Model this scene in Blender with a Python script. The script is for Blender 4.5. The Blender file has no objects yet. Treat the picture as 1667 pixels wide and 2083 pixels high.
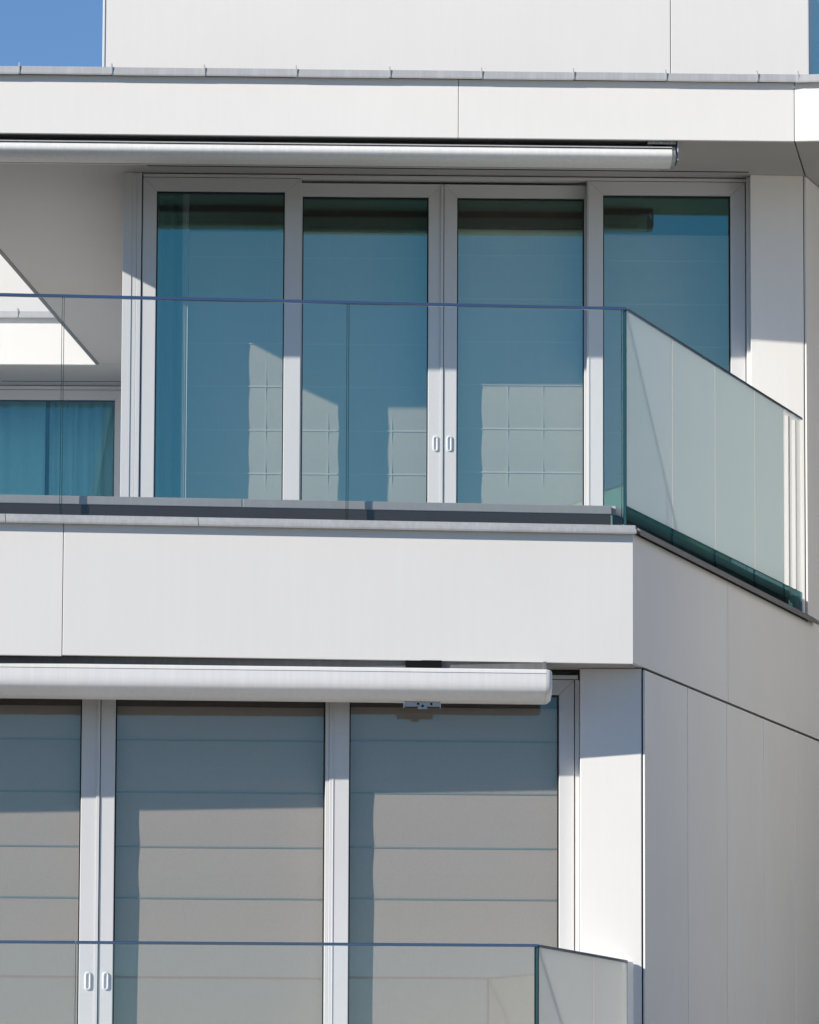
import bpy, bmesh, math, random
from mathutils import Vector, Matrix
random.seed(4)
R = math.radians
sc = bpy.context.scene
COL = sc.collection

# ------------------------------------------------------------------ camera
EYE = 1.65
LENS_PX = 11000.0 / 1667.0                       # focal length in picture widths
cam_d = bpy.data.cameras.new('camera')
cam_d.sensor_fit = 'HORIZONTAL'; cam_d.sensor_width = 36.0
cam_d.lens = 36.0 * LENS_PX
cam_d.clip_start = 0.5; cam_d.clip_end = 6000.0
cam = bpy.data.objects.new('camera', cam_d); COL.objects.link(cam)
PITCH = math.atan((2512 - 1041.5) / 11000.0)
cam.matrix_world = (Matrix.Translation((0, 0, EYE)) @ Matrix.Rotation(R(90) + PITCH, 4, 'X')
                    @ Matrix.Rotation(0.0042, 4, 'Z'))
sc.camera = cam

# ------------------------------------------------------------------ sky, sun, exposure
SUN_AZ, SUN_EL = 240.3, 23.1                     # degrees clockwise from +Y, above the horizon
world = bpy.data.worlds.new('World'); sc.world = world; world.use_nodes = True
wn = world.node_tree
bg = wn.nodes['Background']
sky = wn.nodes.new('ShaderNodeTexSky'); sky.sky_type = 'NISHITA'; sky.sun_disc = False
sky.sun_elevation = R(SUN_EL); sky.sun_rotation = R(SUN_AZ)
sky.altitude = 1500; sky.air_density = 1.0; sky.dust_density = 0.0; sky.ozone_density = 5.6
wn.links.new(sky.outputs[0], bg.inputs[0]); bg.inputs[1].default_value = 0.103
sun_d = bpy.data.lights.new('sun', 'SUN'); sun_d.energy = 4.8; sun_d.angle = R(0.5)
sun_d.color = (1.0, 0.945, 0.86)
sun = bpy.data.objects.new('sun', sun_d); COL.objects.link(sun)
to_sun = Vector((math.sin(R(SUN_AZ)) * math.cos(R(SUN_EL)), math.cos(R(SUN_AZ)) * math.cos(R(SUN_EL)), math.sin(R(SUN_EL))))
sun.rotation_euler = to_sun.to_track_quat('Z', 'Y').to_euler()
sun.location = (-12, 4, 16)
vs = sc.view_settings
vs.view_transform = 'Standard'; vs.look = 'None'; vs.gamma = 1.0; vs.use_curve_mapping = False
vs.exposure = 0.32
cy = sc.cycles
cy.max_bounces = 7; cy.diffuse_bounces = 4; cy.glossy_bounces = 3; cy.transmission_bounces = 4; cy.transparent_max_bounces = 12
cy.caustics_reflective = False; cy.caustics_refractive = False
cy.use_adaptive_sampling = True; cy.adaptive_threshold = 0.02

# ------------------------------------------------------------------ materials
MATS = {}
def new_mat(name):
    m = bpy.data.materials.new(name); m.use_nodes = True
    nt = m.node_tree; b = nt.nodes['Principled BSDF']
    MATS[name] = m
    return m, nt, b
def noise(nt, scale, detail=4, rough=0.55, stretch=None, obj=True):
    tc = nt.nodes.new('ShaderNodeTexCoord')
    n = nt.nodes.new('ShaderNodeTexNoise'); n.inputs['Scale'].default_value = scale
    n.inputs['Detail'].default_value = detail; n.inputs['Roughness'].default_value = rough
    src = tc.outputs['Object']
    if stretch:
        mp = nt.nodes.new('ShaderNodeMapping'); mp.inputs['Scale'].default_value = stretch
        nt.links.new(src, mp.inputs['Vector']); src = mp.outputs['Vector']
    nt.links.new(src, n.inputs['Vector'])
    return n.outputs['Fac']
def ramp(nt, fac, stops):
    r = nt.nodes.new('ShaderNodeValToRGB'); nt.links.new(fac, r.inputs['Fac'])
    el = r.color_ramp.elements
    while len(el) < len(stops): el.new(0.5)
    for e, (p, c) in zip(el, stops):
        e.position = p; e.color = (c[0], c[1], c[2], 1) if len(c) == 3 else c
    return r.outputs['Color']
def mixc(nt, a, b, fac, mode='MIX'):
    m = nt.nodes.new('ShaderNodeMix'); m.data_type = 'RGBA'; m.blend_type = mode
    def put(v, s):
        if hasattr(v, 'is_linked'): nt.links.new(v, s)
        elif isinstance(v, (int, float)): s.default_value = v
        else: s.default_value = (v[0], v[1], v[2], 1)
    put(fac, m.inputs[0]); put(a, m.inputs[6]); put(b, m.inputs[7])
    return m.outputs[2]
def bump(nt, b, fac, strength, dist=0.002):
    bp = nt.nodes.new('ShaderNodeBump'); bp.inputs['Strength'].default_value = strength
    bp.inputs['Distance'].default_value = dist
    nt.links.new(fac, bp.inputs['Height']); nt.links.new(bp.outputs['Normal'], b.inputs['Normal'])

def painted(name, col, var=0.03, rough=0.5, grain=260.0, bstr=0.08, streak=0.0, metal=0.0, patch=1.6, spec=0.4):
    m, nt, b = new_mat(name)
    big = noise(nt, patch, 5)
    c = ramp(nt, big, [(0.3, [v * (1 - var) for v in col]), (0.7, [min(1, v * (1 + var)) for v in col])])
    if streak:
        st = noise(nt, 1.0, 5, 0.7, (38, 38, 1.2))
        dark = ramp(nt, st, [(0.42, (1 - streak,) * 3), (0.62, (1, 1, 1))])
        c = mixc(nt, c, dark, 1.0, 'MULTIPLY')
    nt.links.new(c, b.inputs['Base Color'])
    b.inputs['Roughness'].default_value = rough; b.inputs['Metallic'].default_value = metal
    b.inputs['Specular IOR Level'].default_value = spec
    bump(nt, b, noise(nt, grain, 2), bstr, 0.001)
    return m
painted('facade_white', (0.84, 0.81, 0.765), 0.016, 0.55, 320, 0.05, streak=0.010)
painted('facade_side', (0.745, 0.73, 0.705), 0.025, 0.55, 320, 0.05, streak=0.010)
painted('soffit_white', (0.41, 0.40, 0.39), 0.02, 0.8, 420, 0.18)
painted('zinc', (0.55, 0.545, 0.535), 0.06, 0.5, 180, 0.05, streak=0.10, metal=0.25, patch=5)
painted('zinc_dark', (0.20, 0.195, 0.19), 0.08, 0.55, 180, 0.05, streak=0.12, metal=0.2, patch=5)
painted('frame_paint', (0.64, 0.635, 0.63), 0.015, 0.34, 300, 0.02, spec=0.5)
painted('frame_groove', (0.10, 0.10, 0.105), 0.05, 0.6)
painted('rubber', (0.012, 0.012, 0.013), 0.1, 0.6)
painted('charcoal_sheet', (0.04, 0.036, 0.033), 0.1, 0.6, spec=0.2)
painted('rail_metal', (0.20, 0.26, 0.36), 0.05, 0.28, metal=1.0)
painted('awning_paint', (0.80, 0.79, 0.77), 0.015, 0.38, 260, 0.03, streak=0.05)
painted('awning_grimy', (0.80, 0.79, 0.77), 0.02, 0.4, 260, 0.03, streak=0.07)
painted('bracket_metal', (0.42, 0.42, 0.42), 0.08, 0.4, metal=0.6)
painted('mirror_band_brown', (0.13, 0.085, 0.075), 0.05, 0.7, spec=0.2)
painted('clamp_brown', (0.055, 0.045, 0.038), 0.1, 0.6, spec=0.15)
painted('black_void', (0.01, 0.01, 0.01), 0.1, 0.9, spec=0.1)
painted('cord', (0.80, 0.69, 0.60), 0.03, 0.8)
painted('joint_filler', (0.9, 0.88, 0.85), 0.01, 0.6)
m, nt, b = new_mat('clear_joint')
b.inputs['Base Color'].default_value = (0.9, 0.88, 0.86, 1); b.inputs['Roughness'].default_value = 0.4
tr = nt.nodes.new('ShaderNodeBsdfTranslucent'); tr.inputs[0].default_value = (0.92, 0.88, 0.86, 1)
mx = nt.nodes.new('ShaderNodeMixShader'); mx.inputs[0].default_value = 0.75
nt.links.new(b.outputs[0], mx.inputs[1]); nt.links.new(tr.outputs[0], mx.inputs[2]); nt.links.new(mx.outputs[0], nt.nodes['Material Output'].inputs['Surface'])
painted('paving_light', (0.58, 0.555, 0.52), 0.08, 0.85, 60, 0.3)
painted('paving', (0.13, 0.122, 0.115), 0.08, 0.85, 60, 0.3)
painted('interior', (0.16, 0.16, 0.16), 0.05, 0.9)
painted('glass_edge', (0.012, 0.05, 0.055), 0.1, 0.15, spec=0.5)
painted('pale_profile', (0.42, 0.41, 0.39), 0.05, 0.45, streak=0.06, metal=0.2)
painted('handle_paint', (0.72, 0.73, 0.74), 0.01, 0.3, spec=0.5)
painted('ground_concrete', (0.20, 0.185, 0.165), 0.12, 0.9, 8, 0.3, patch=0.2)

def fabric(name, col, weave=900.0):
    m, nt, b = new_mat(name)
    n1 = noise(nt, 1.0, 3, 0.6, (weave, weave, weave * 0.08))
    n2 = noise(nt, 1.0, 3, 0.6, (weave * 0.3, 60, weave * 0.9))
    c = mixc(nt, ramp(nt, n1, [(0.3, [v * .90 for v in col]), (0.7, [v * 1.08 for v in col])]),
             ramp(nt, n2, [(0.3, (0.93,) * 3), (0.7, (1, 1, 1))]), 1.0, 'MULTIPLY')
    nt.links.new(c, b.inputs['Base Color']); b.inputs['Roughness'].default_value = 0.9
    b.inputs['Specular IOR Level'].default_value = 0.1
    out = nt.nodes['Material Output']
    tr = nt.nodes.new('ShaderNodeBsdfTranslucent'); nt.links.new(c, tr.inputs['Color'])
    mx = nt.nodes.new('ShaderNodeMixShader'); mx.inputs[0].default_value = 0.18
    nt.links.new(b.outputs[0], mx.inputs[1]); nt.links.new(tr.outputs[0], mx.inputs[2])
    nt.links.new(mx.outputs[0], out.inputs['Surface'])
    return m
fabric('blind_beige', (0.79, 0.665, 0.55))
fabric('blind_grey', (0.58, 0.515, 0.465))
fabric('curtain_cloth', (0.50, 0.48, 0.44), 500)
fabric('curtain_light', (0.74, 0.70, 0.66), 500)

def glass(name, tint, refl, refl_col=(1, 1, 1), fres=1.0, rough=0.0, wave=0.0):
    """thin architectural glass: clear transmission per face, plus a coated mirror share that rises at grazing angles"""
    m, nt, b = new_mat(name); nt.nodes.remove(b)
    out = nt.nodes['Material Output']
    t = nt.nodes.new('ShaderNodeBsdfTransparent'); t.inputs[0].default_value = (*tint, 1)
    g = nt.nodes.new('ShaderNodeBsdfGlossy'); g.inputs['Roughness'].default_value = rough
    g.inputs['Color'].default_value = (*refl_col, 1)
    if wave:
        n = noise(nt, 1.6, 1)
        bp = nt.nodes.new('ShaderNodeBump'); bp.inputs['Strength'].default_value = wave; bp.inputs['Distance'].default_value = 0.01
        nt.links.new(n, bp.inputs['Height']); nt.links.new(bp.outputs['Normal'], g.inputs['Normal'])
    lw = nt.nodes.new('ShaderNodeLayerWeight'); lw.inputs['Blend'].default_value = 0.5
    pw = nt.nodes.new('ShaderNodeMath'); pw.operation = 'POWER'; pw.inputs[1].default_value = 5.0
    nt.links.new(lw.outputs['Facing'], pw.inputs[0])
    f = nt.nodes.new('ShaderNodeMath'); f.operation = 'MULTIPLY_ADD'; f.inputs[1].default_value = 0.96; f.inputs[2].default_value = 0.04
    nt.links.new(pw.outputs[0], f.inputs[0])
    ma = nt.nodes.new('ShaderNodeMath'); ma.operation = 'MULTIPLY_ADD'
    nt.links.new(f.outputs[0], ma.inputs[0]); ma.inputs[1].default_value = fres; ma.inputs[2].default_value = refl
    ma.use_clamp = True
    mx = nt.nodes.new('ShaderNodeMixShader'); nt.links.new(ma.outputs[0], mx.inputs[0])
    nt.links.new(t.outputs[0], mx.inputs[1]); nt.links.new(g.outputs[0], mx.inputs[2])
    nt.links.new(mx.outputs[0], out.inputs['Surface'])
    return m
glass('window_glass', (0.93, 0.945, 0.93), 0.13, (0.38, 1.0, 0.90), 0.4, wave=0.02)
glass('window_glass_lower', (0.935, 0.925, 0.92), 0.04, (0.6, 0.95, 0.95), 0.4, wave=0.02)
glass('window_glass_far', (0.72, 0.94, 0.98), 0.05, (0.4, 0.95, 1.0), 0.4)
glass('foot_glass', (0.30, 0.45, 0.47), 0.05, (0.6, 0.9, 1.0), 0.35)
glass('rail_glass', (0.982, 0.990, 0.990), 0.0, (0.9, 0.98, 1.0), 0.7)

m, nt, b = new_mat('frosted_glass')          # privacy glass: milky body, polished outer face
b.inputs['Base Color'].default_value = (0.55, 0.66, 0.66, 1); b.inputs['Roughness'].default_value = 0.06
nt.links.new(ramp(nt, noise(nt, 1.3, 3), [(0.3, (0.76, 0.865, 0.87)), (0.7, (0.82, 0.905, 0.905))]), b.inputs['Base Color'])
tr = nt.nodes.new('ShaderNodeBsdfTranslucent'); tr.inputs[0].default_value = (0.84, 0.895, 0.885, 1)
mx = nt.nodes.new('ShaderNodeMixShader'); mx.inputs[0].default_value = 0.34
nt.links.new(b.outputs[0], mx.inputs[1]); nt.links.new(tr.outputs[0], mx.inputs[2])
nt.links.new(mx.outputs[0], nt.nodes['Material Output'].inputs['Surface'])

m, nt, b = new_mat('frosted_grey')
b.inputs['Roughness'].default_value = 0.06
nt.links.new(ramp(nt, noise(nt, 1.3, 3), [(0.3, (0.70, 0.71, 0.70)), (0.7, (0.78, 0.78, 0.77))]), b.inputs['Base Color'])
tr = nt.nodes.new('ShaderNodeBsdfTranslucent'); tr.inputs[0].default_value = (0.86, 0.87, 0.85, 1)
mx = nt.nodes.new('ShaderNodeMixShader'); mx.inputs[0].default_value = 0.42
nt.links.new(b.outputs[0], mx.inputs[1]); nt.links.new(tr.outputs[0], mx.inputs[2])
nt.links.new(mx.outputs[0], nt.nodes['Material Output'].inputs['Surface'])

# ------------------------------------------------------------------ mesh helpers
class Fr:
    """a vertical facade plane: s runs along it (to the right), d comes out of it towards the street, z up"""
    def __init__(self, ox, oy, slope=None, u=None):
        u = Vector(u) if u else Vector((1.0, slope))
        u.normalize()
        self.o = Vector((ox, oy)); self.u = u; self.n = Vector((u.y, -u.x))
    def p(self, s, d, z):
        q = self.o + self.u * s + self.n * d
        return Vector((q.x, q.y, z))
    def s_at_x(self, x): return (x - self.o.x) / self.u.x

class MB:
    def __init__(self): self.v = []; self.f = []; self.smooth = []
    def _add(self, vs, fs, smooth=False):
        k = len(self.v); self.v += [Vector(q) for q in vs]
        for f in fs: self.f.append([k + i for i in f]); self.smooth.append(smooth)
        return self
    def box(self, fr, s0, s1, d0, d1, z0, z1):
        vs = [fr.p(s, d, z) for z in (z0, z1) for d in (d0, d1) for s in (s0, s1)]
        return self._add(vs, [(0, 1, 3, 2), (4, 6, 7, 5), (0, 4, 5, 1), (2, 3, 7, 6), (0, 2, 6, 4), (1, 5, 7, 3)])
    def prism(self, poly, z0, z1):
        n = len(poly)
        vs = [(x, y, z0) for x, y in poly] + [(x, y, z1) for x, y in poly]
        return self._add(vs, [tuple(range(n))[::-1], tuple(range(n, 2 * n))] + [(i, (i + 1) % n, n + (i + 1) % n, n + i) for i in range(n)])
    def face_poly(self, fr, poly, d0, d1):
        """polygon drawn on the facade in (s, z), given thickness"""
        n = len(poly)
        vs = [fr.p(s, d0, z) for s, z in poly] + [fr.p(s, d1, z) for s, z in poly]
        return self._add(vs, [tuple(range(n))[::-1], tuple(range(n, 2 * n))] + [(i, (i + 1) % n, n + (i + 1) % n, n + i) for i in range(n)])
    def profile(self, fr, prof, s0, s1, smooth=False):
        """section (d, z) run along the facade"""
        n = len(prof)
        vs = [fr.p(s0, d, z) for d, z in prof] + [fr.p(s1, d, z) for d, z in prof]
        self._add(vs, [(i, (i + 1) % n, n + (i + 1) % n, n + i) for i in range(n)], smooth)
        self._add(vs[:n], [tuple(range(n))[::-1]]); self._add(vs[n:], [tuple(range(n))])
        return self
    def build(self, name, mat, parent=None, bevel=0.0, label=None):
        lo = Vector((min(v.x for v in self.v), min(v.y for v in self.v), min(v.z for v in self.v)))
        hi = Vector((max(v.x for v in self.v), max(v.y for v in self.v), max(v.z for v in self.v)))
        c = Vector(((lo.x + hi.x) / 2, (lo.y + hi.y) / 2, lo.z))
        me = bpy.data.meshes.new(name)
        me.from_pydata([v - c for v in self.v], [], self.f)
        for p, s in zip(me.polygons, self.smooth): p.use_smooth = s
        bm = bmesh.new(); bm.from_mesh(me); bmesh.ops.recalc_face_normals(bm, faces=bm.faces)
        if any(self.smooth):
            for e in bm.edges:
                if len(e.link_faces) == 2 and e.calc_face_angle(0) > R(35): e.smooth = False
        bm.to_mesh(me); bm.free()
        me.materials.append(MATS[mat])
        o = bpy.data.objects.new(name, me); COL.objects.link(o); o.location = c
        if parent:
            o.parent = parent
            root = parent; off = Vector()
            while root: off += root.location; root = root.parent
            o.location = c - off
        if bevel:
            bv = o.modifiers.new('bevel', 'BEVEL'); bv.width = bevel; bv.segments = 2; bv.limit_method = 'ANGLE'; bv.angle_limit = R(40)
            bv.harden_normals = False
        if label: o['label'] = label
        return o
def mb(): return MB()
def thing(name, loc, label, cat, group=None):
    e = bpy.data.objects.new(name, None); COL.objects.link(e); e.location = loc; e.empty_display_size = 0.2
    e['label'] = label; e['category'] = cat
    if group: e['group'] = group
    return e
def group_part(name, parent, loc):
    """an empty part that carries sub-parts"""
    e = bpy.data.objects.new(name, None); COL.objects.link(e); e.empty_display_size = 0.1
    e.parent = parent; e.location = Vector(loc) - parent.location
    return e

# ------------------------------------------------------------------ plan of the building
SD = Vector((0.286, 0.958)).normalized()         # the right-hand flank runs back along this direction
FS = Fr(1.095, 25.0, u=SD)                       # flank: s backwards along it, d to the right
FSL = 0.1085                                     # the terrace edge runs slightly back to the right
CORNER = Vector((1.035, 24.79))
FF = Fr(CORNER.x, CORNER.y, FSL)                 # terrace fascia (s negative to the left)
FR = Fr(1.984, 27.46, 0.0317)                    # roof fascia
FR2 = Fr(1.984, 27.46, -0.13)                    # roof fascia beyond its corner
UW = Fr(0.0, 28.416, 0.0244)                     # face of the upper window frames
UP = Fr(2.107, 28.389, 0.070)                    # upper pier
LW = Fr(0.0, 25.038, 0.0524)                     # face of the lower window frames
LP = Fr(1.095, 25.0, -0.0175)                    # lower pier
AWL = Fr(0.2, 24.665, 0.077)                     # lower awning front
Z_SOF, Z_ROOF = 7.268, 7.572                     # roof soffit, top of roof fascia
Z_SL0, Z_SL1 = 4.262, 4.869                      # terrace fascia
Z_T = 4.78                                       # terrace floor
Z_L = 1.75                                       # lower floor
SX = lambda fr, x: fr.s_at_x(x)

# ------------------------------------------------------------------ ground
g = mb()._add([(-1500, -1500, 0), (1500, -1500, 0), (1500, 1500, 0), (-1500, 1500, 0)], [(0, 1, 2, 3)]).build('ground', 'ground_concrete')
g['kind'] = 'structure'

# ------------------------------------------------------------------ front building
BLD = thing('apartment_building', (0.3, 27.0, 0), 'white modern apartment block with glazed balconies and thin flat roof in front', 'building')

# --- terrace slab: core, fascia panels, soffit, floor
inner = 0.03
cF = [FF.p(s, -inner, 0).xy for s in (-6.0, 0.0)]
slab_poly = [FF.p(-6.0, -inner, 0).xy, FF.p(-0.004, -inner, 0).xy, FS.p(0.2, -inner, 0).xy, FS.p(9.0, -inner, 0).xy, (-5.0, 33.6)]
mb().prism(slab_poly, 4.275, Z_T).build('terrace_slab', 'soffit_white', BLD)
s_j = SX(FF, -1.581)
def fascia(fr, s0, s1, z0, z1, mat='facade_white', parent=BLD, name='fascia_panel'):
    return mb().box(fr, s0, s1, -0.028, 0, z0, z1).build(name, mat, parent, bevel=0.0015)
fascia(FF, -5.2, s_j - 0.0016, 4.258, Z_SL1)
fascia(FF, s_j + 0.0016, -0.0005, Z_SL0, Z_SL1)
FSs = Fr(*FS.p(0, 0, 0).xy, u=SD)
s_c = (CORNER - FS.o).dot(SD)                    # where the terrace corner lies on the flank
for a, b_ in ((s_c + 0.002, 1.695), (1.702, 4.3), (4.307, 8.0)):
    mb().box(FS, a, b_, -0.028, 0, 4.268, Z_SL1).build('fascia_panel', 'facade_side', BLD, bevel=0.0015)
# parapet body behind the fascia, up to the coping
mb().prism([FF.p(-5.2, -0.031, 0).xy, FF.p(-0.01, -0.031, 0).xy, FS.p(s_c + 0.25, -0.031, 0).xy, FS.p(s_c + 0.25, -0.14, 0).xy, FF.p(-0.14, -0.14, 0).xy, FF.p(-5.2, -0.14, 0).xy], Z_T - 0.1, 4.888).build('parapet', 'facade_white', BLD)
mb().prism([FS.p(s_c + 0.252, -0.031, 0).xy, FS.p(3.64, -0.031, 0).xy, FS.p(3.64, -0.14, 0).xy, FS.p(s_c + 0.252, -0.14, 0).xy], Z_T - 0.1, 4.888).build('parapet', 'facade_side', BLD)
# soffit board under the terrace edge
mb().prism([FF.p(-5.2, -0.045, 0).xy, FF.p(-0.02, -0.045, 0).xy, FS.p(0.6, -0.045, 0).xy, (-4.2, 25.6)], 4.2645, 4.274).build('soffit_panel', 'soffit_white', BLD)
# terrace paving
pave = group_part('terrace_floor', BLD, (0, 26.5, Z_T))
for i in range(11):
    for j in range(8):
        x0, y0 = -4.6 + i * 0.6, 24.95 + j * 0.6
        if x0 + 0.6 > 1.02 + (y0 - 24.9) * 0.298 or y0 + 0.6 > 28.35 and x0 > -2.2: continue
        if y0 < 24.83 + (x0 - 1.0) * FSL + 0.1: continue
        mb().prism([(x0, y0), (x0 + 0.594, y0), (x0 + 0.594, y0 + 0.594), (x0, y0 + 0.594)], Z_T + 0.002, Z_T + 0.022).build('paving_slab', 'paving', pave)
# coping of the terrace edge: lengths with thin joints
cop = [(0.034, 4.862), (0.036, 4.870), (0.034, 4.885), (0.006, 4.889), (0.004, 4.906), (-0.13, 4.912), (-0.13, 4.890), (0.028, 4.876)]
for a, b_ in ((-5.2, -2.9), (-2.897, SX(FF, -0.971)), (SX(FF, -0.968), 0.010)):
    mb().profile(FF, cop, a, b_).build('coping', 'zinc', BLD)
cops = [(0.034, 4.862), (0.036, 4.870), (0.034, 4.885), (0.004, 4.906), (-0.13, 4.912), (-0.13, 4.890), (0.028, 4.876)]
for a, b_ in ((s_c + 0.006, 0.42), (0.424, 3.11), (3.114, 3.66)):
    mb().profile(FS, cops, a, b_).build('coping', 'zinc_dark', BLD)  # darker zinc here carries the flank's shade in its colour

# --- lower storey
pier_l = LP.s_at_x(0.797)
mb().prism([LP.p(pier_l, 0, 0).xy, FS.p(0.0, -0.0155, 0).xy, FS.p(0.3, -0.0155, 0).xy, (0.9, 25.5), (0.797, 25.5)], 0.0, 4.262).build('pier', 'facade_white', BLD, bevel=0.002)
mb().box(FS, 0.006, 8.2, -0.10, -0.0105, 0.0, 4.2625).build('flank_wall', 'black_void', BLD)
tj = [0.004, 0.846, 1.664, 2.478, 3.2, 4.02, 4.84, 5.66, 6.48, 7.3, 8.12]
for a, b_ in zip(tj, tj[1:]):
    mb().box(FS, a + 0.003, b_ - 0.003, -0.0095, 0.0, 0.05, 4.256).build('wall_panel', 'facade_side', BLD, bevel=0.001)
    mb().box(FS, b_ - 0.0029, b_ + 0.0029, -0.009, 0.003, 0.05, 4.256).build('joint_strip', 'joint_filler', BLD)

def mitred(fr, s0, s1, z0, z1, wl, wr, wt, wb, d0, d1):
    q = mb(); g_ = 0.0004
    q.face_poly(fr, [(s0, z0 + g_), (s0 + wl, z0 + wb + g_), (s0 + wl, z1 - wt - g_), (s0, z1 - g_)], d0, d1)
    q.face_poly(fr, [(s1, z0 + g_), (s1, z1 - g_), (s1 - wr, z1 - wt - g_), (s1 - wr, z0 + wb + g_)], d0, d1)
    q.face_poly(fr, [(s0, z1), (s0 + wl, z1 - wt), (s1 - wr, z1 - wt), (s1, z1)], d0, d1)
    q.face_poly(fr, [(s0, z0), (s1, z0), (s1 - wr, z0 + wb), (s0 + wl, z0 + wb)], d0, d1)
    return q
def stadium(hw, hh, n=8):
    pts = []
    for k in range(n + 1):
        a = math.pi * k / n; pts.append((hw * math.cos(a), hh - hw + hw * math.sin(a)))
    for k in range(n + 1):
        a = math.pi + math.pi * k / n; pts.append((hw * math.cos(a), -(hh - hw) + hw * math.sin(a)))
    return pts
def handle(fr, s, z, d, parent):
    q = mb(); rings = [(0.0, 0.0), (0.0005, 0.0045), (0.0025, 0.0075), (0.006, 0.008), (0.0078, 0.006), (0.0084, 0.0012)]
    base = len(q.v); n = None
    for off, dd in rings:
        st = stadium(0.0148 - off, 0.0425 - off); n = len(st)
        q.v += [fr.p(s + a, d + dd, z + c) for a, c in st]
    for r_ in range(len(rings) - 1):
        for i in range(n):
            j = (i + 1) % n
            q.f.append([base + r_ * n + i, base + r_ * n + j, base + (r_ + 1) * n + j, base + (r_ + 1) * n + i]); q.smooth.append(True)
    q.f.append([base + (len(rings) - 1) * n + i for i in range(n)]); q.smooth.append(False)
    q.f.append([base + i for i in range(n)][::-1]); q.smooth.append(False)
    return q.build('handle', 'handle_paint', parent)
def window(name, fr, s0, s1, z0, z1, face, wl, wr, wt, wb, mat, handle_at=None, thick=0.055, parent=BLD):
    w = group_part(name, parent, fr.p((s0 + s1) / 2, face, z0))
    mitred(fr, s0, s1, z0, z1, wl, wr, wt, wb, face - thick, face).build('frame', 'frame_paint', w, bevel=0.0025)
    a, b_, c, d = s0 + wl, s1 - wr, z0 + wb, z1 - wt
    gk = mb(); gw, gd = 0.0065, face - 0.022
    gk.box(fr, a, a + gw, gd - 0.02, gd, c, d); gk.box(fr, b_ - gw, b_, gd - 0.02, gd, c, d)
    gk.box(fr, a + gw, b_ - gw, gd - 0.02, gd, d - gw, d); gk.box(fr, a + gw, b_ - gw, gd - 0.02, gd, c, c + gw)
    gk.build('gasket', 'rubber', w)
    mb().box(fr, a + 0.001, b_ - 0.001, face - 0.048, face - 0.034, c + 0.001, d - 0.001).build('pane', mat, w)
    if handle_at: handle(fr, handle_at[0], handle_at[1], face, w)
    return w

ZLH = 4.216                                      # head of the lower window frames
# lower windows (left to right); the two sliding leaves sit behind the fixed frame plane
window('window', LW, -3.62, -2.50, Z_L, ZLH, 0.0, 0.075, 0.075, 0.07, 0.08, 'window_glass_lower')
window('sliding_door', LW, -2.545, -1.431, Z_L + 0.02, ZLH - 0.012, -0.062, 0.075, 0.086, 0.07, 0.09, 'window_glass_lower', (-1.475, 2.804))
window('sliding_door', LW, -1.428, -0.325, Z_L + 0.02, ZLH - 0.012, -0.062, 0.068, 0.06, 0.07, 0.09, 'window_glass_lower', (-1.393, 2.804))
window('window', LW, -0.368, 0.772, Z_L, ZLH, 0.0, 0.093, 0.070, 0.07, 0.08, 'window_glass_lower')
wl_ = group_part('window_surround', BLD, (0.7, 25.1, Z_L))
mb().box(LW, -3.64, 0.790, -0.10, 0.004, ZLH + 0.003, 4.238).build('head_profile', 'frame_paint', wl_, bevel=0.002)
mb().box(LW, -3.64, 0.795, -0.10, -0.03, 4.238, 4.2615).build('shadow_gap', 'frame_groove', wl_)
mb().box(LW, 0.776, 0.7965, -0.10, -0.004, Z_L, ZLH + 0.001).build('jamb', 'frame_paint', wl_, bevel=0.002)
mb().box(LW, 0.7725, 0.7755, -0.10, -0.02, Z_L, ZLH + 0.001).build('jamb_groove', 'frame_groove', wl_)
# mullion fins that stand proud beside the fixed light
mb().box(LW, -0.385, -0.3685, -0.055, -0.006, Z_L, ZLH - 0.001).build('mullion', 'frame_paint', wl_, bevel=0.002)
mb().box(LW, -0.352, -0.347, -0.002, 0.003, Z_L + 0.002, ZLH - 0.003).build('cover_strip', 'frame_paint', wl_, bevel=0.001)
mb().box(LW, -1.446, -1.431, -0.060, -0.056, Z_L + 0.03, ZLH - 0.02).build('cover_strip', 'frame_paint', wl_, bevel=0.001)
# lower storey shell: left wall, room
mb().box(LW, -5.2, -3.64, -0.35, 0.03, 0, 4.262).build('wall', 'facade_white', BLD)
mb().prism([(-5.1, 25.0), (0.79, 25.3), (1.2, 29.5), (-5.1, 29.5)], Z_L - 0.25, Z_L - 0.002).build('floor_slab', 'interior', BLD)
mb().prism([(-5.1, 29.5), (1.5, 29.5), (1.5, 29.7), (-5.1, 29.7)], Z_L, 4.27).build('room_wall', 'interior', BLD)
mb().prism([(-5.1, 25.35), (-5.0, 25.35), (-5.0, 29.5), (-5.1, 29.5)], Z_L, 4.27).build('room_wall', 'interior', BLD)
mb().box(LW, -3.64, 0.85, -0.3, 0.02, 0.0, Z_L - 0.26).build('plinth_wall', 'facade_white', BLD)

# --- upper storey
pu = UP.s_at_x(1.812)
sU = (UP.o - FS.o).dot(SD)
mb().prism([UP.p(pu, 0, 0).xy, FS.p(sU, -0.0135, 0).xy, FS.p(sU + 0.3, -0.0135, 0).xy, (2.0, 28.75), (1.83, 28.75)], Z_T + 0.03, 7.2675).build('pier', 'facade_white', BLD, bevel=0.002)
mb().box(FS, sU + 0.008, 9.0, -0.10, -0.0105, Z_T + 0.1, 7.267).build('flank_wall', 'black_void', BLD)
for a, b_ in ((sU + 0.006, 5.4), (5.406, 7.2), (7.206, 9.0)):
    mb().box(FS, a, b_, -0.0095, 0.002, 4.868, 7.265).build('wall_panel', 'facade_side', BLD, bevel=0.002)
ZUH = 7.243
ZU0 = Z_T + 0.025
window('window', UW, -1.430, -0.584, ZU0, ZUH, 0.0, 0.073, 0.089, 0.073, 0.09, 'window_glass')
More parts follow.
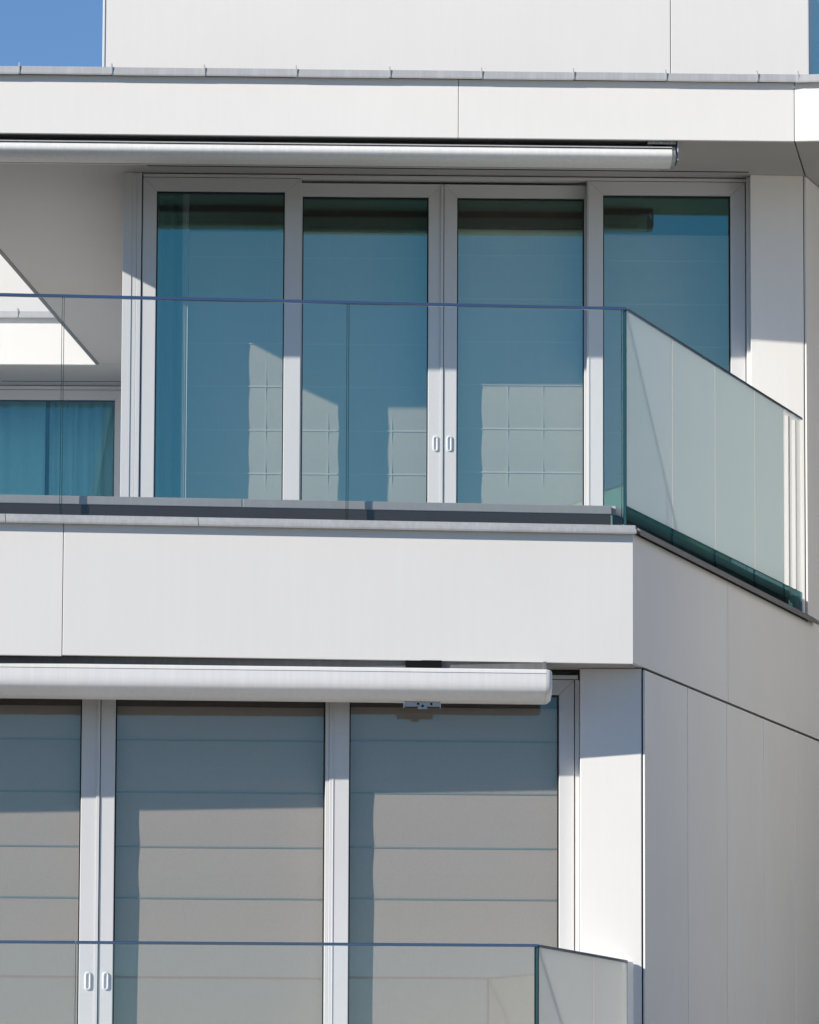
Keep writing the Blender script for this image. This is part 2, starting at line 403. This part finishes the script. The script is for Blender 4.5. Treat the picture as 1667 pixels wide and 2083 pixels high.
window('sliding_door', UW, -0.640, 0.1775, ZU0 + 0.02, ZUH - 0.012, -0.062, 0.062, 0.080, 0.071, 0.09, 'window_glass', (0.138, 5.825))
window('sliding_door', UW, 0.1805, 0.992, ZU0 + 0.02, ZUH - 0.012, -0.062, 0.070, 0.060, 0.071, 0.09, 'window_glass', (0.212, 5.825))
window('window', UW, 0.943, 1.790, ZU0, ZUH, 0.0, 0.086, 0.079, 0.073, 0.09, 'window_glass')
wu_ = group_part('window_surround', BLD, (0, 28.45, ZU0))
mb().box(UW, -1.43, 1.793, -0.10, 0.006, ZUH + 0.003, 7.262).build('head_profile', 'frame_paint', wu_, bevel=0.002)
mb().box(UW, -1.43, 1.81, -0.10, -0.03, 7.262, 7.2675).build('shadow_gap', 'frame_groove', wu_)
mb().box(UW, 1.794, 1.83, -0.10, 0.03, ZU0, 7.2665).build('jamb', 'frame_paint', wu_, bevel=0.002)
mb().box(UW, -1.4365, -1.4305, -0.10, -0.012, ZU0, 7.2665).build('jamb_groove', 'frame_groove', wu_)
mb().box(UW, -1.461, -1.437, -0.10, 0.007, ZU0, 7.2665).build('jamb', 'frame_paint', wu_, bevel=0.002)
mb().box(UW, -1.487, -1.4615, -0.10, 0.006, ZU0, 7.2665).build('jamb', 'frame_paint', wu_, bevel=0.002)
mb().box(UW, 0.1625, 0.1775, -0.060, -0.056, ZU0 + 0.03, ZUH - 0.02).build('cover_strip', 'frame_paint', wu_, bevel=0.001)
mb().box(UW, 0.951, 0.956, -0.002, 0.003, ZU0 + 0.002, ZUH - 0.003).build('cover_strip', 'frame_paint', wu_, bevel=0.001)
mb().prism([UW.p(-1.535, 0.010, 0).xy, UW.p(-1.4875, 0.010, 0).xy, (-1.46, 28.6), (-1.46, 35.0), (-1.52, 35.0)], Z_T + 0.01, 7.267).build('end_wall', 'frame_paint', BLD, bevel=0.002)
# rooms behind the upper windows
mb().prism([(-1.45, 31.5), (3.0, 31.5), (3.0, 31.7), (-1.45, 31.7)], Z_T + 0.01, 7.267).build('room_wall', 'interior', BLD)
mb().prism([(-1.455, 28.52), (1.9, 28.60), (2.9, 31.5), (-1.455, 31.5)], Z_T + 0.004, Z_T + 0.02).build('room_floor', 'interior', BLD)

# --- roof: core, soffit boards, fascia, coping with standing seams
RL = Vector((-2.66, 27.31)); RC = Vector((1.984, 27.46)); RR = FR2.p(2.2, 0, 0).xy
back_l = Vector((-2.05, 34.80)); back_r = Vector((5.4, 34.80))
def inset(p, q, r, e):                            # helper: move a corner inwards
    a = (q - p).normalized(); b_ = (r - q).normalized()
    na = Vector((-a.y, a.x)); nb = Vector((-b_.y, b_.x)); m_ = (na + nb); m_ = m_ / m_.dot(na)
    return q + m_ * e
core = [RL + Vector((0.03, 0.03)), inset(RL, RC, RR, 0.03), RR + Vector((0, 0.03)), back_r, back_l + Vector((0.03, 0))]
mb().prism(core, Z_SOF + 0.016, Z_ROOF - 0.02).build('roof_slab', 'charcoal_sheet', BLD)
pe = UP.p(0, 0, 0).xy
seam_dir = (pe - RC).normalized(); off = Vector((-seam_dir.y, seam_dir.x)) * 0.0035
far_seam = pe + SD * 6.2
def line_y(p, q, x): return p.y + (q.y - p.y) * (x - p.x) / (q.x - p.x)
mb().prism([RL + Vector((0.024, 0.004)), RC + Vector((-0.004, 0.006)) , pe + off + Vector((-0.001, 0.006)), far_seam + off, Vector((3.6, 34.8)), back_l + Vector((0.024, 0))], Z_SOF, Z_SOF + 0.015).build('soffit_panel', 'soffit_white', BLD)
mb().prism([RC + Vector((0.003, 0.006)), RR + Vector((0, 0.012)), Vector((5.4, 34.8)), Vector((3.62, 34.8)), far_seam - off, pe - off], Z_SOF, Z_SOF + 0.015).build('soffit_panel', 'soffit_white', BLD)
# drip trim along the left-hand roof edge
el = (back_l - RL).normalized(); en = Vector((el.y, -el.x))
mb().prism([RL, RL + en * 0.022, back_l + en * 0.022, back_l], Z_SOF - 0.004, Z_ROOF - 0.03).build('drip_trim', 'zinc_dark', BLD)
# slots for the ventilation in the soffit
def slot(a, b_, w=0.02):
    d_ = (b_ - a).normalized(); n_ = Vector((-d_.y, d_.x)) * w / 2
    return mb().prism([a - n_, b_ - n_, b_ + n_, a + n_], Z_SOF - 0.0015, Z_SOF + 0.004).build('soffit_slot', 'black_void', BLD)
slot(Vector((-1.721, 28.14)), Vector((1.29, 28.225)), 0.024)
slot(Vector((-1.4, 28.19)), Vector((1.80, 28.30)), 0.016)
sj = SX(FR, 0.244)
for a, b_ in ((SX(FR, -2.66), sj - 0.0015), (sj + 0.0015, -0.0015)):
    mb().box(FR, a, b_, -0.028, 0, Z_SOF - 0.003, Z_ROOF).build('fascia_panel', 'facade_white', BLD, bevel=0.0015)
mb().box(FR2, 0.0015, 2.2, -0.028, 0, Z_SOF - 0.003, Z_ROOF).build('fascia_panel', 'facade_white', BLD, bevel=0.0015)
rc = [(0.036, 7.566), (0.038, 7.574), (0.035, 7.608), (0.02, 7.612), (-0.35, 7.616), (-0.35, 7.59), (0.002, 7.58), (0.028, 7.568)]
rc = [(d, z + (0.0 if z > 7.6 else 0)) for d, z in rc]
seams = [-2.66, -2.023, -1.546, -1.068, -0.594, -0.112, 0.362, 0.838, 1.316, 1.790]
ss = [SX(FR, x) for x in seams] + [0.018]
for i, (a, b_) in enumerate(zip(ss, ss[1:])):
    c = mb().profile(FR, [(d, z + 0.0015 * (i % 2)) for d, z in rc], a + 0.0015, b_ - 0.0015).build('coping', 'zinc', BLD)
    if i or True:
        fin = mb().profile(FR, [(0.041, 7.572), (0.0415, 7.610), (0.030, 7.622), (0.012, 7.634), (-0.1, 7.634), (-0.1, 7.60), (0.03, 7.60)], b_ - 0.004, b_ + 0.0035)
        fin.build('seam', 'zinc', c)
mb().profile(FR2, rc, 0.012, 2.2).build('coping', 'zinc', BLD)

# --- set-back storey above the roof
PH = Fr(0.0, 28.9, 0.026)
for a, b_ in ((-1.672, 1.4145), (1.4185, 2.17)):
    mb().box(PH, a, b_, -0.03, 0.0, 7.56, 10.4).build('wall_panel', 'facade_white', BLD, bevel=0.0015)
mb().box(PH, -1.684, -1.6719, -0.4, 0.004, 7.56, 8.335).build('edge_trim', 'facade_white', BLD, bevel=0.0015)
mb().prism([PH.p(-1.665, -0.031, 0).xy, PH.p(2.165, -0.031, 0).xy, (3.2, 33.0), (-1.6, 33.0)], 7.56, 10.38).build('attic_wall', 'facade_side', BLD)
wf = Fr(*PH.p(2.172, 0, 0).xy, u=SD)
wa = group_part('window', BLD, wf.p(0.6, 0, 7.6))
mb().box(wf, 0.0, 0.10, -0.06, 0.0, 7.6, 8.6).build('frame', 'facade_side', wa)
mb().box(wf, 0.0, 3.0, -0.06, 0.012, 8.6, 10.3).build('frame', 'facade_side', wa)
mb().box(wf, 0.102, 3.0, -0.05, -0.012, 7.6, 8.598).build('pane', 'window_glass', wa)

# ------------------------------------------------------------------ rear wing behind the terrace
RW = thing('apartment_building', (-4.0, 36.5, 0), 'farther white wing seen under the roof edge at the left', 'building')
FY = 34.81
FRW = Fr(0.0, FY, 0.0)
mb().box(FRW, -9.0, -2.052, -0.03, 0, Z_SOF - 0.003, Z_ROOF).build('fascia_panel', 'facade_white', RW, bevel=0.0015)
mb().prism([(-9.0, FY + 0.031), (6.0, FY + 0.031), (6.0, 42), (-9.0, 42)], Z_SOF + 0.016, Z_ROOF).build('roof_slab', 'charcoal_sheet', RW)
mb().prism([(-9.0, FY + 0.004), (6.0, FY + 0.004), (6.0, 36.0), (-9.0, 36.0)], Z_SOF + 0.0005, Z_SOF + 0.015).build('soffit_panel', 'soffit_white', RW)
sx = [-9.0, -3.99, -3.515, -3.04, -2.562, -2.03]
for i, (a, b_) in enumerate(zip(sx, sx[1:])):
    c = mb().profile(FRW, rc, a + 0.0015, b_ - 0.0015).build('coping', 'zinc', RW)
    mb().profile(FRW, [(0.041, 7.572), (0.0415, 7.610), (0.030, 7.622), (0.012, 7.634), (-0.1, 7.634), (-0.1, 7.60), (0.03, 7.60)], b_ - 0.004, b_ + 0.0035).build('seam', 'zinc', c)
mb().prism([(-9.0, 36.1), (4.0, 36.1), (4.0, 40), (-9.0, 40)], Z_ROOF, 9.1).build('attic_wall', 'facade_white', RW)
RWW = Fr(0.0, 35.71, 0.0)
window('window', RWW, -3.40, -1.926, Z_T + 0.025, 7.237, 0.0, 0.05, 0.047, 0.066, 0.09, 'window_glass_far', parent=RW)
window('window', RWW, -4.90, -3.402, Z_T + 0.025, 7.237, 0.0, 0.05, 0.047, 0.066, 0.09, 'window_glass_far', parent=RW)
mb().box(RWW, -4.9, -1.9, -0.1, 0.006, 7.24, 7.262).build('head_profile', 'frame_paint', RW)
mb().box(RWW, -4.9, -1.9, -0.1, -0.03, 7.262, 7.2675).build('shadow_gap', 'frame_groove', RW)
mb().box(RWW, -9.0, -4.902, -0.3, 0.03, 0.0, 7.267).build('wall', 'facade_white', RW)
mb().box(RWW, -1.924, 5.0, -0.3, 0.03, 0.0, 7.267).build('wall', 'facade_white', RW)
mb().box(RWW, -4.902, -1.924, -0.3, 0.02, 0.0, Z_T + 0.02).build('wall', 'facade_white', RW)
mb().prism([(-9.0, 36.6), (5, 36.6), (5, 36.8), (-9.0, 36.8)], Z_T, 7.267).build('room_wall', 'interior', RW)
mb().prism([(-4.9, 35.8), (-1.9, 35.8), (-1.9, 36.6), (-4.9, 36.6)], Z_T - 0.002, Z_T + 0.018).build('room_floor', 'interior', RW)
mb().box(RWW, -2.72, -1.9, 0.17, 0.18, Z_SOF - 0.0015, Z_SOF + 0.003).build('soffit_slot', 'black_void', RW)
mb().prism([(-9.0, 29.0), (-5.05, 29.0), (-5.05, 33.5), (-1.8, 33.7), (-1.8, 35.5), (-9.0, 35.5)], 4.6, 4.776).build('terrace_slab', 'paving_light', RW)

# ------------------------------------------------------------------ unseen right-hand wing added to bounce light onto the flank
XW = BLD
XF = Fr(4.6, 25.2, u=(0.10, 1.0))
for k in range(9):
    mb().box(XF, k * 1.2 + 0.003, k * 1.2 + 1.197, -0.2, -0.17, 0.1, 7.26).build('wall_panel', 'facade_side', XW, bevel=0.002)
mb().prism([(4.82, 25.2), (9.0, 25.2), (10.0, 36.0), (5.9, 36.0)], 0.0, 7.26).build('wall', 'facade_white', XW)

# ------------------------------------------------------------------ balustrade on the terrace
G0 = Vector((1.003, 24.95))
GF = Fr(G0.x, G0.y, FSL)
GS = Fr(G0.x, G0.y, u=(1.072, 3.42))
ZR = 5.953
BAL = thing('balcony_balustrade', (0, 24.9, 4.9), 'glass balustrade round the upper terrace with clear front and milky side panels', 'balustrade', 'glass balustrades')
def gpanel(fr, s0, s1, z0, z1, mat, parent, edges=True, em='glass_edge', ew=0.0028):
    p_ = mb().box(fr, s0, s1, -0.006, 0.006, z0, z1).build('glass_panel', mat, parent)
    if edges:
        mb().box(fr, s0 - ew, s0 - 0.0001, -0.0055, 0.0055, z0, z1).build('glass_edge', em, p_)
        mb().box(fr, s1 + 0.0001, s1 + ew, -0.0055, 0.0055, z0, z1).build('glass_edge', em, p_)
    return p_
s1_, s2_ = SX(GF, -1.607), SX(GF, -0.290)
for a, b_ in ((-4.6, s1_ - 0.006), (s1_ + 0.006, s2_ - 0.006), (s2_ + 0.006, -0.016)):
    gpanel(GF, a, b_, 4.912, ZR - 0.012, 'rail_glass', BAL)
tS = [0.004, 0.857, 1.695, 2.523, 3.170]
for a, b_ in zip(tS, tS[1:]):
    p_ = gpanel(GS, a + 0.008, b_ - 0.006, 5.020, ZR - 0.012, 'frosted_glass', BAL, edges=False)
    mb().box(GS, a + 0.008, b_ - 0.006, -0.006, 0.006, 4.918, 5.0199).build('clear_foot', 'foot_glass', p_)
    if b_ < 3.1: mb().box(GS, b_ - 0.0055, b_ + 0.0075, -0.004, 0.0065, 5.02, ZR - 0.012).build('joint_strip', 'clear_joint', BAL)
gpanel(GS, 3.176, 3.574, 5.020, ZR - 0.012, 'rail_glass', BAL, edges=False)  # clear end panel stands in for the pier's mirrored image
mb().box(GS, 3.176, 3.574, -0.006, 0.006, 4.918, 5.0199).build('clear_foot', 'foot_glass', BAL)
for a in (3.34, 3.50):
    mb().box(GS, a, a + 0.035, -0.03, -0.010, 5.03, ZR - 0.02).build('mirrored_edge', 'joint_filler', BAL, bevel=0.002)  # white strips drawn for the pier edge mirrored in the glass
mb().box(GS, -0.004, 0.0075, -0.006, 0.007, 4.918, ZR - 0.012).build('corner_edge', 'glass_edge', BAL)
for a, b_ in ((-4.6, SX(GF, 0.80)), (SX(GF, 0.803), 0.004)):
    mb().box(GF, a, b_, -0.012, 0.012, ZR - 0.0115, ZR + 0.0025).build('handrail', 'rail_metal', BAL, bevel=0.002)
for a, b_ in ((0.0, 1.45), (1.452, 3.578)):
    mb().box(GS, a + 0.012, b_, -0.010, 0.012, ZR - 0.0115, ZR + 0.0020).build('handrail', 'rail_metal', BAL, bevel=0.002)
# foot of the balustrade: dark clamp board with a pale rail above it, returning along the side
ce = -0.055
mb().box(GF, -4.6, ce - 0.004, -0.06, -0.05, 4.895, 4.984).build('clamp_board', 'clamp_brown', BAL)
mb().box(GF, -4.6, SX(GF, -0.7705), -0.075, -0.046, 4.9845, 5.024).build('base_rail', 'pale_profile', BAL, bevel=0.003)
mb().box(GF, SX(GF, -0.7675), ce, -0.075, -0.046, 4.9845, 5.024).build('base_rail', 'pale_profile', BAL, bevel=0.003)
mb().box(GS, 0.055, 3.56, -0.075, -0.066, 4.9, 4.984).build('clamp_board', 'clamp_brown', BAL)
mb().box(GS, 0.052, 3.56, -0.085, -0.056, 4.9845, 5.028).build('base_rail', 'pale_profile', BAL, bevel=0.003)
mb().box(GF, -0.014, -0.004, -0.008, 0.010, 4.912, 4.928).build('clamp_stud', 'handle_paint', BAL, bevel=0.002)

# ------------------------------------------------------------------ balustrade and slab of the lower balcony
L0 = Vector((0.561, 23.568))
LF = Fr(L0.x, L0.y, 0.050)
lsd = (Vector((1.032, 25.0)) - L0)
LS = Fr(L0.x, L0.y, u=lsd); ll = lsd.length
ZLR = 2.904
LBAL = thing('balcony_balustrade', (0, 23.6, Z_L), 'glass balustrade of the lower balcony cut off by the bottom edge', 'balustrade', 'glass balustrades')
sj2 = SX(LF, -1.44)
for a, b_ in ((-4.2, sj2 - 0.003), (sj2 + 0.003, -0.010)):
    gpanel(LF, a, b_, Z_L - 0.03, ZLR - 0.012, 'rail_glass', LBAL, edges=(b_ > -0.1))
for a, b_ in ((0.014, 0.862), (0.874, ll - 0.10)):
    gpanel(LS, a, b_, Z_L - 0.03, ZLR - 0.012, 'frosted_grey', LBAL, edges=False)
mb().box(LS, 0.8625, 0.8735, -0.004, 0.0065, Z_L - 0.03, ZLR - 0.012).build('joint_strip', 'clear_joint', LBAL)
mb().box(LS, -0.004, 0.013, -0.006, 0.007, Z_L - 0.03, ZLR - 0.012).build('corner_edge', 'glass_edge', LBAL)
for a, b_ in ((-4.2, sj2 - 0.001), (sj2 + 0.001, 0.004)):
    mb().box(LF, a, b_, -0.012, 0.012, ZLR - 0.0115, ZLR + 0.001).build('handrail', 'rail_metal', LBAL, bevel=0.002)
mb().box(LS, 0.012, ll - 0.098, -0.010, 0.012, ZLR - 0.0115, ZLR + 0.0008).build('handrail', 'rail_metal', LBAL, bevel=0.002)
mb().box(LS, ll - 0.096, ll - 0.004, -0.012, 0.012, Z_L - 0.03, ZLR - 0.004).build('end_post', 'joint_filler', LBAL, bevel=0.003)
mb().prism([LF.p(-4.2, 0.12, 0).xy, LF.p(0.10, 0.12, 0).xy, (1.10, 24.98), (-3.6, 24.82)], Z_L - 0.28, Z_L - 0.04).build('balcony_slab', 'facade_white', BLD, bevel=0.004)

# ------------------------------------------------------------------ awnings
def arc(cx, cz, rx, rz, a0, a1, n):
    return [(cx + rx * math.cos(R(a0 + (a1 - a0) * k / n)), cz + rz * math.sin(R(a0 + (a1 - a0) * k / n))) for k in range(n + 1)]
AU = thing('awning', (0, 27.4, 7.15), 'slim retracted cassette awning under the roof edge, dirty along its underside', 'awning', 'retracted cassette awnings')
FRa = FR
a_end = SX(FR, 1.352)
prof = [(-0.20, 7.226), (-0.06, 7.229)] + arc(-0.062, 7.198, 0.042, 0.030, 70, -28, 10) + [(-0.034, 7.176), (-0.044, 7.167), (-0.085, 7.152), (-0.19, 7.150)]
mb().profile(FRa, prof, SX(FR, -2.62), a_end, smooth=True).build('cassette', 'awning_grimy', AU)
mb().box(FRa, SX(FR, -2.62), a_end, -0.19, -0.03, 7.2295, 7.2345).build('cover_lip', 'zinc', AU)
mb().box(FRa, SX(FR, -2.62), a_end - 0.05, -0.235, -0.205, 7.150, 7.170).build('rear_lip', 'zinc', AU)
capp = [(-0.20, 7.224), (-0.07, 7.226)] + arc(-0.066, 7.197, 0.042, 0.029, 70, -28, 10) + [(-0.038, 7.176), (-0.048, 7.168), (-0.088, 7.154), (-0.19, 7.152)]
q = mb(); q.profile(FRa, capp, a_end + 0.001, a_end + 0.018, smooth=True)
q.profile(FRa, [(d * 0.8 - 0.03, 7.19 + (z - 7.19) * 0.6) for d, z in capp], a_end + 0.018, a_end + 0.026, smooth=True)
q.build('end_cap', 'bracket_metal', AU, bevel=0.003)
br = mb().box(FRa, a_end - 0.125, a_end + 0.022, -0.13, -0.05, 7.252, 7.2675).build('bracket', 'bracket_metal', AU)
mb().box(FRa, a_end - 0.10, a_end - 0.03, -0.12, -0.07, 7.236, 7.2515).build('bracket_arm', 'black_void', br)
mb().box(FRa, SX(FR, -2.62), a_end - 0.13, -0.18, -0.15, 7.228, 7.2675).build('gap_rail', 'zinc_dark', AU)
mb().box(FRa, a_end + 0.028, a_end + 0.036, -0.20, -0.04, 7.165, 7.267).build('end_plate', 'bracket_metal', AU, bevel=0.002)
for k in (0.02, 0.06, 0.115):
    mb().box(FRa, a_end - 0.12 + k, a_end - 0.112 + k, -0.049, -0.044, 7.256, 7.263).build('bolt', 'handle_paint', br, bevel=0.001)

AL = thing('awning', (0, 24.6, 4.08), 'clean white cassette awning with rounded end under the terrace edge', 'awning', 'retracted cassette awnings')
e_l = SX(AWL, 0.633)
CHIN = [(-0.001, 4.19), (0.0, 4.172), (-0.001, 4.152), (-0.005, 4.134), (-0.013, 4.122), (-0.030, 4.109), (-0.056, 4.094), (-0.084, 4.082), (-0.105, 4.079), (-0.16, 4.078)]
prof_top = [(-0.16, 4.222), (-0.012, 4.226), (-0.004, 4.222), (-0.001, 4.2065), (-0.16, 4.2065)]
prof_bar = [(-0.16, 4.2045), (-0.001, 4.2045)] + CHIN
mb().profile(AWL, prof_top, -4.0, e_l).build('cassette_cover', 'awning_paint', AL, bevel=0.002)
mb().profile(AWL, prof_bar, -4.0, e_l, smooth=True).build('front_bar', 'awning_paint', AL)
mb().box(AWL, -4.0, e_l, -0.155, -0.006, 4.2046, 4.2064).build('seam_gasket', 'rubber', AL)
q = mb()
full = [(-0.16, 4.222), (-0.012, 4.226), (-0.003, 4.222), (-0.001, 4.2045)] + CHIN
for k, (a, sc_) in enumerate([(0.001, 1.0), (0.012, 0.985), (0.021, 0.94), (0.027, 0.85)]):
    q.v += [AWL.p(e_l + a, -0.08 + (d + 0.08) * sc_, 4.152 + (z - 4.152) * sc_) for d, z in full]
n = len(full)
for k in range(3):
    for i in range(n):
        j = (i + 1) % n; q.f.append([k * n + i, k * n + j, (k + 1) * n + j, (k + 1) * n + i]); q.smooth.append(True)
q.f.append([i for i in range(n)][::-1]); q.f.append([3 * n + i for i in range(n)]); q.smooth += [False, False]
q.build('end_cap', 'awning_paint', AL)
mb().box(AWL, e_l - 0.012, e_l + 0.002, -0.12, -0.03, 4.2225, 4.2640).build('leak_block', 'zinc_dark', AL)  # small block added to stop sun leaking onto the pier corner
b0, b1 = SX(AWL, -0.012), SX(AWL, 0.152)
br = mb().box(AWL, b0, b1, -0.125, -0.10, 4.058, 4.0785).build('bracket', 'bracket_metal', AL, bevel=0.001)
mb().box(AWL, b0 + 0.062, b0 + 0.104, -0.118, -0.101, 4.046, 4.058).build('bracket_tab', 'bracket_metal', br, bevel=0.001)
for s_, z_ in ((b0 + 0.063, 4.069), (b0 + 0.124, 4.069), (b0 + 0.084, 4.060)):
    mb().box(AWL, s_ - 0.005, s_ + 0.005, -0.102, -0.0985, z_ - 0.005, z_ + 0.005).build('bolt_hole', 'black_void', br)
for s_ in (b0 - 0.003, b1):
    mb().box(AWL, s_, s_ + 0.003, -0.125, -0.098, 4.052, 4.0785).build('bracket_flange', 'handle_paint', br)
mb().box(AWL, -4.0, e_l, -0.07, -0.05, 4.2255, 4.2642).build('gap_rail', 'zinc_dark', AL)  # rail added to close the gap above the cassette against stray sun
mb().box(AWL, b0, b1, -0.10, -0.03, 4.2268, 4.2640).build('ceiling_mount', 'black_void', AL)

# ------------------------------------------------------------------ blinds and curtains
def blind(label, fr, s0, s1, ztop, zbot, zlines, d, mat, cordmat, cords=(), rise=0.0045, head=7.00, group='roman blinds behind the terrace doors'):
    t = thing('roman_blind', fr.p((s0 + s1) / 2, d, zbot), label, 'blind', group)
    zs = [ztop] + list(zlines) + [zbot]
    for a, b_ in zip(zs, zs[1:]):
        # each cloth panel bellies very slightly between its rods
        q = mb(); n_ = 4; pts = [(d + 0.004 * math.sin(math.pi * k / n_), a + (b_ - a) * k / n_) for k in range(n_ + 1)]
        prof_ = pts + [(dd - 0.002, z) for dd, z in reversed(pts)]
        q.profile(fr, prof_, s0, s1, smooth=False).build('cloth_panel', mat, t)
    mb().box(fr, s0, s1, d + 0.004, d + (0.012 if ztop < 5 else 0.03), head, ztop - 0.002).build('mirror_band', 'mirror_band_brown', t)  # dark strip added to deepen the soffit's reflection band in the glass
    for z in zlines:
        mb().box(fr, s0, s1, d - 0.003, d + rise, z - 0.0036, z + 0.0036).build('rod', cordmat, t)
    for s in cords:
        mb().box(fr, s - 0.0015, s + 0.0015, d + 0.001, d + 0.0042, zbot, ztop).build('cord', cordmat, t)
    return t
ZB = [7.095, 6.860, 6.623, 6.390, 6.157, 5.920, 5.685, 5.45, 5.215, 4.98]
DB = -0.26
blind('beige blind with sun and a slanting shadow behind the leftmost upper window', UW, -1.187, -0.648, 7.24, 4.83, ZB, DB, 'blind_beige', 'cord', (-1.02, -0.767,))
blind('beige blind crossed by a dark upright shadow, left of the upper door handles', UW, -0.640, 0.172, 7.24, 4.83, ZB, DB, 'blind_beige', 'cord', (-0.4325, -0.09))
blind('beige blind in the upper sliding door, right of the two handles', UW, 0.182, 0.980, 7.24, 4.83, ZB, -0.140, 'blind_beige', 'cord', (0.339, 0.527, 0.7155))
blind('beige blind in the rightmost upper window, mostly above the milky glass', UW, 0.99, 1.80, 7.24, 4.83, ZB, DB, 'blind_beige', 'cord', (1.0555, 1.30))
ZC = [4.172, 3.928, 3.684, 3.431, 3.193]
painted('rod_teal', (0.24, 0.30, 0.30), 0.05, 0.6)
blind('grey blind behind the lower left sliding door at the picture edge', LW, -2.62, -1.434, 4.21, 1.8, ZC, -0.124, 'blind_grey', 'rod_teal', rise=0.003, head=4.085, group='grey blinds behind the lower windows')
blind('grey blind behind the lower sliding door right of the handles', LW, -1.426, -0.335, 4.21, 1.8, ZC, -0.124, 'blind_grey', 'rod_teal', rise=0.003, head=4.085, group='grey blinds behind the lower windows')
blind('grey blind behind the lower right window beside the pier', LW, -0.325, 0.775, 4.21, 1.8, ZC, -0.063, 'blind_grey', 'rod_teal', rise=0.003, head=4.085, group='grey blinds behind the lower windows')

def curtain(label, fr, s0, s1, d, z0, z1, folds, amp, mat, seed=1, group=None):
    rnd = random.Random(seed)
    n_ = max(24, folds * 10); ph = [rnd.uniform(0, 6.28) for _ in range(4)]
    front = []
    for k in range(n_ + 1):
        u_ = k / n_; w_ = u_ * folds * 2 * math.pi
        dd = amp * (math.sin(w_ + ph[0] + 0.8 * math.sin(w_ * 0.37 + ph[1])) + 0.4 * math.sin(w_ * 1.9 + ph[2]))
        front.append((s0 + (s1 - s0) * u_, d + dd))
    q = mb(); rows = 6
    for r_ in range(rows + 1):
        z = z0 + (z1 - z0) * r_ / rows; sc_ = 1.15 - 0.45 * r_ / rows
        q.v += [fr.p(s, d + (dd - d) * sc_, z) for s, dd in front]
    m_ = n_ + 1
    for r_ in range(rows):
        for k in range(n_):
            q.f.append([r_ * m_ + k, r_ * m_ + k + 1, (r_ + 1) * m_ + k + 1, (r_ + 1) * m_ + k]); q.smooth.append(True)
    o = q.build('curtain', mat)
    sol = o.modifiers.new('thickness', 'SOLIDIFY'); sol.thickness = 0.003
    o['label'] = label; o['category'] = 'curtain'
    if group: o['group'] = group
    return o
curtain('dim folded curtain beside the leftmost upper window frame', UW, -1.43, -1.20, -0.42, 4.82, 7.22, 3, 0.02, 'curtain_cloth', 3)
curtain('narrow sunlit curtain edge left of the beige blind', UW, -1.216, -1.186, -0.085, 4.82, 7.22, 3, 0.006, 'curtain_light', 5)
mb().prism([(-3.0, 34.9), (-2.93, 34.9), (-2.93, 35.67), (-3.0, 35.67)], Z_T, 7.267).build('sun_block_fin', 'facade_white', RW)  # unseen fin added to keep the sun off the far window
curtain('wavy curtain in the right half of the farther wing window', RWW, -2.42, -1.93, -0.22, 4.82, 7.21, 6, 0.018, 'curtain_light', 8)
curtain('pale flat curtain at the left picture edge in the farther wing window', RWW, -3.4, -2.445, -0.16, 4.82, 7.21, 5, 0.015, 'curtain_light', 11)
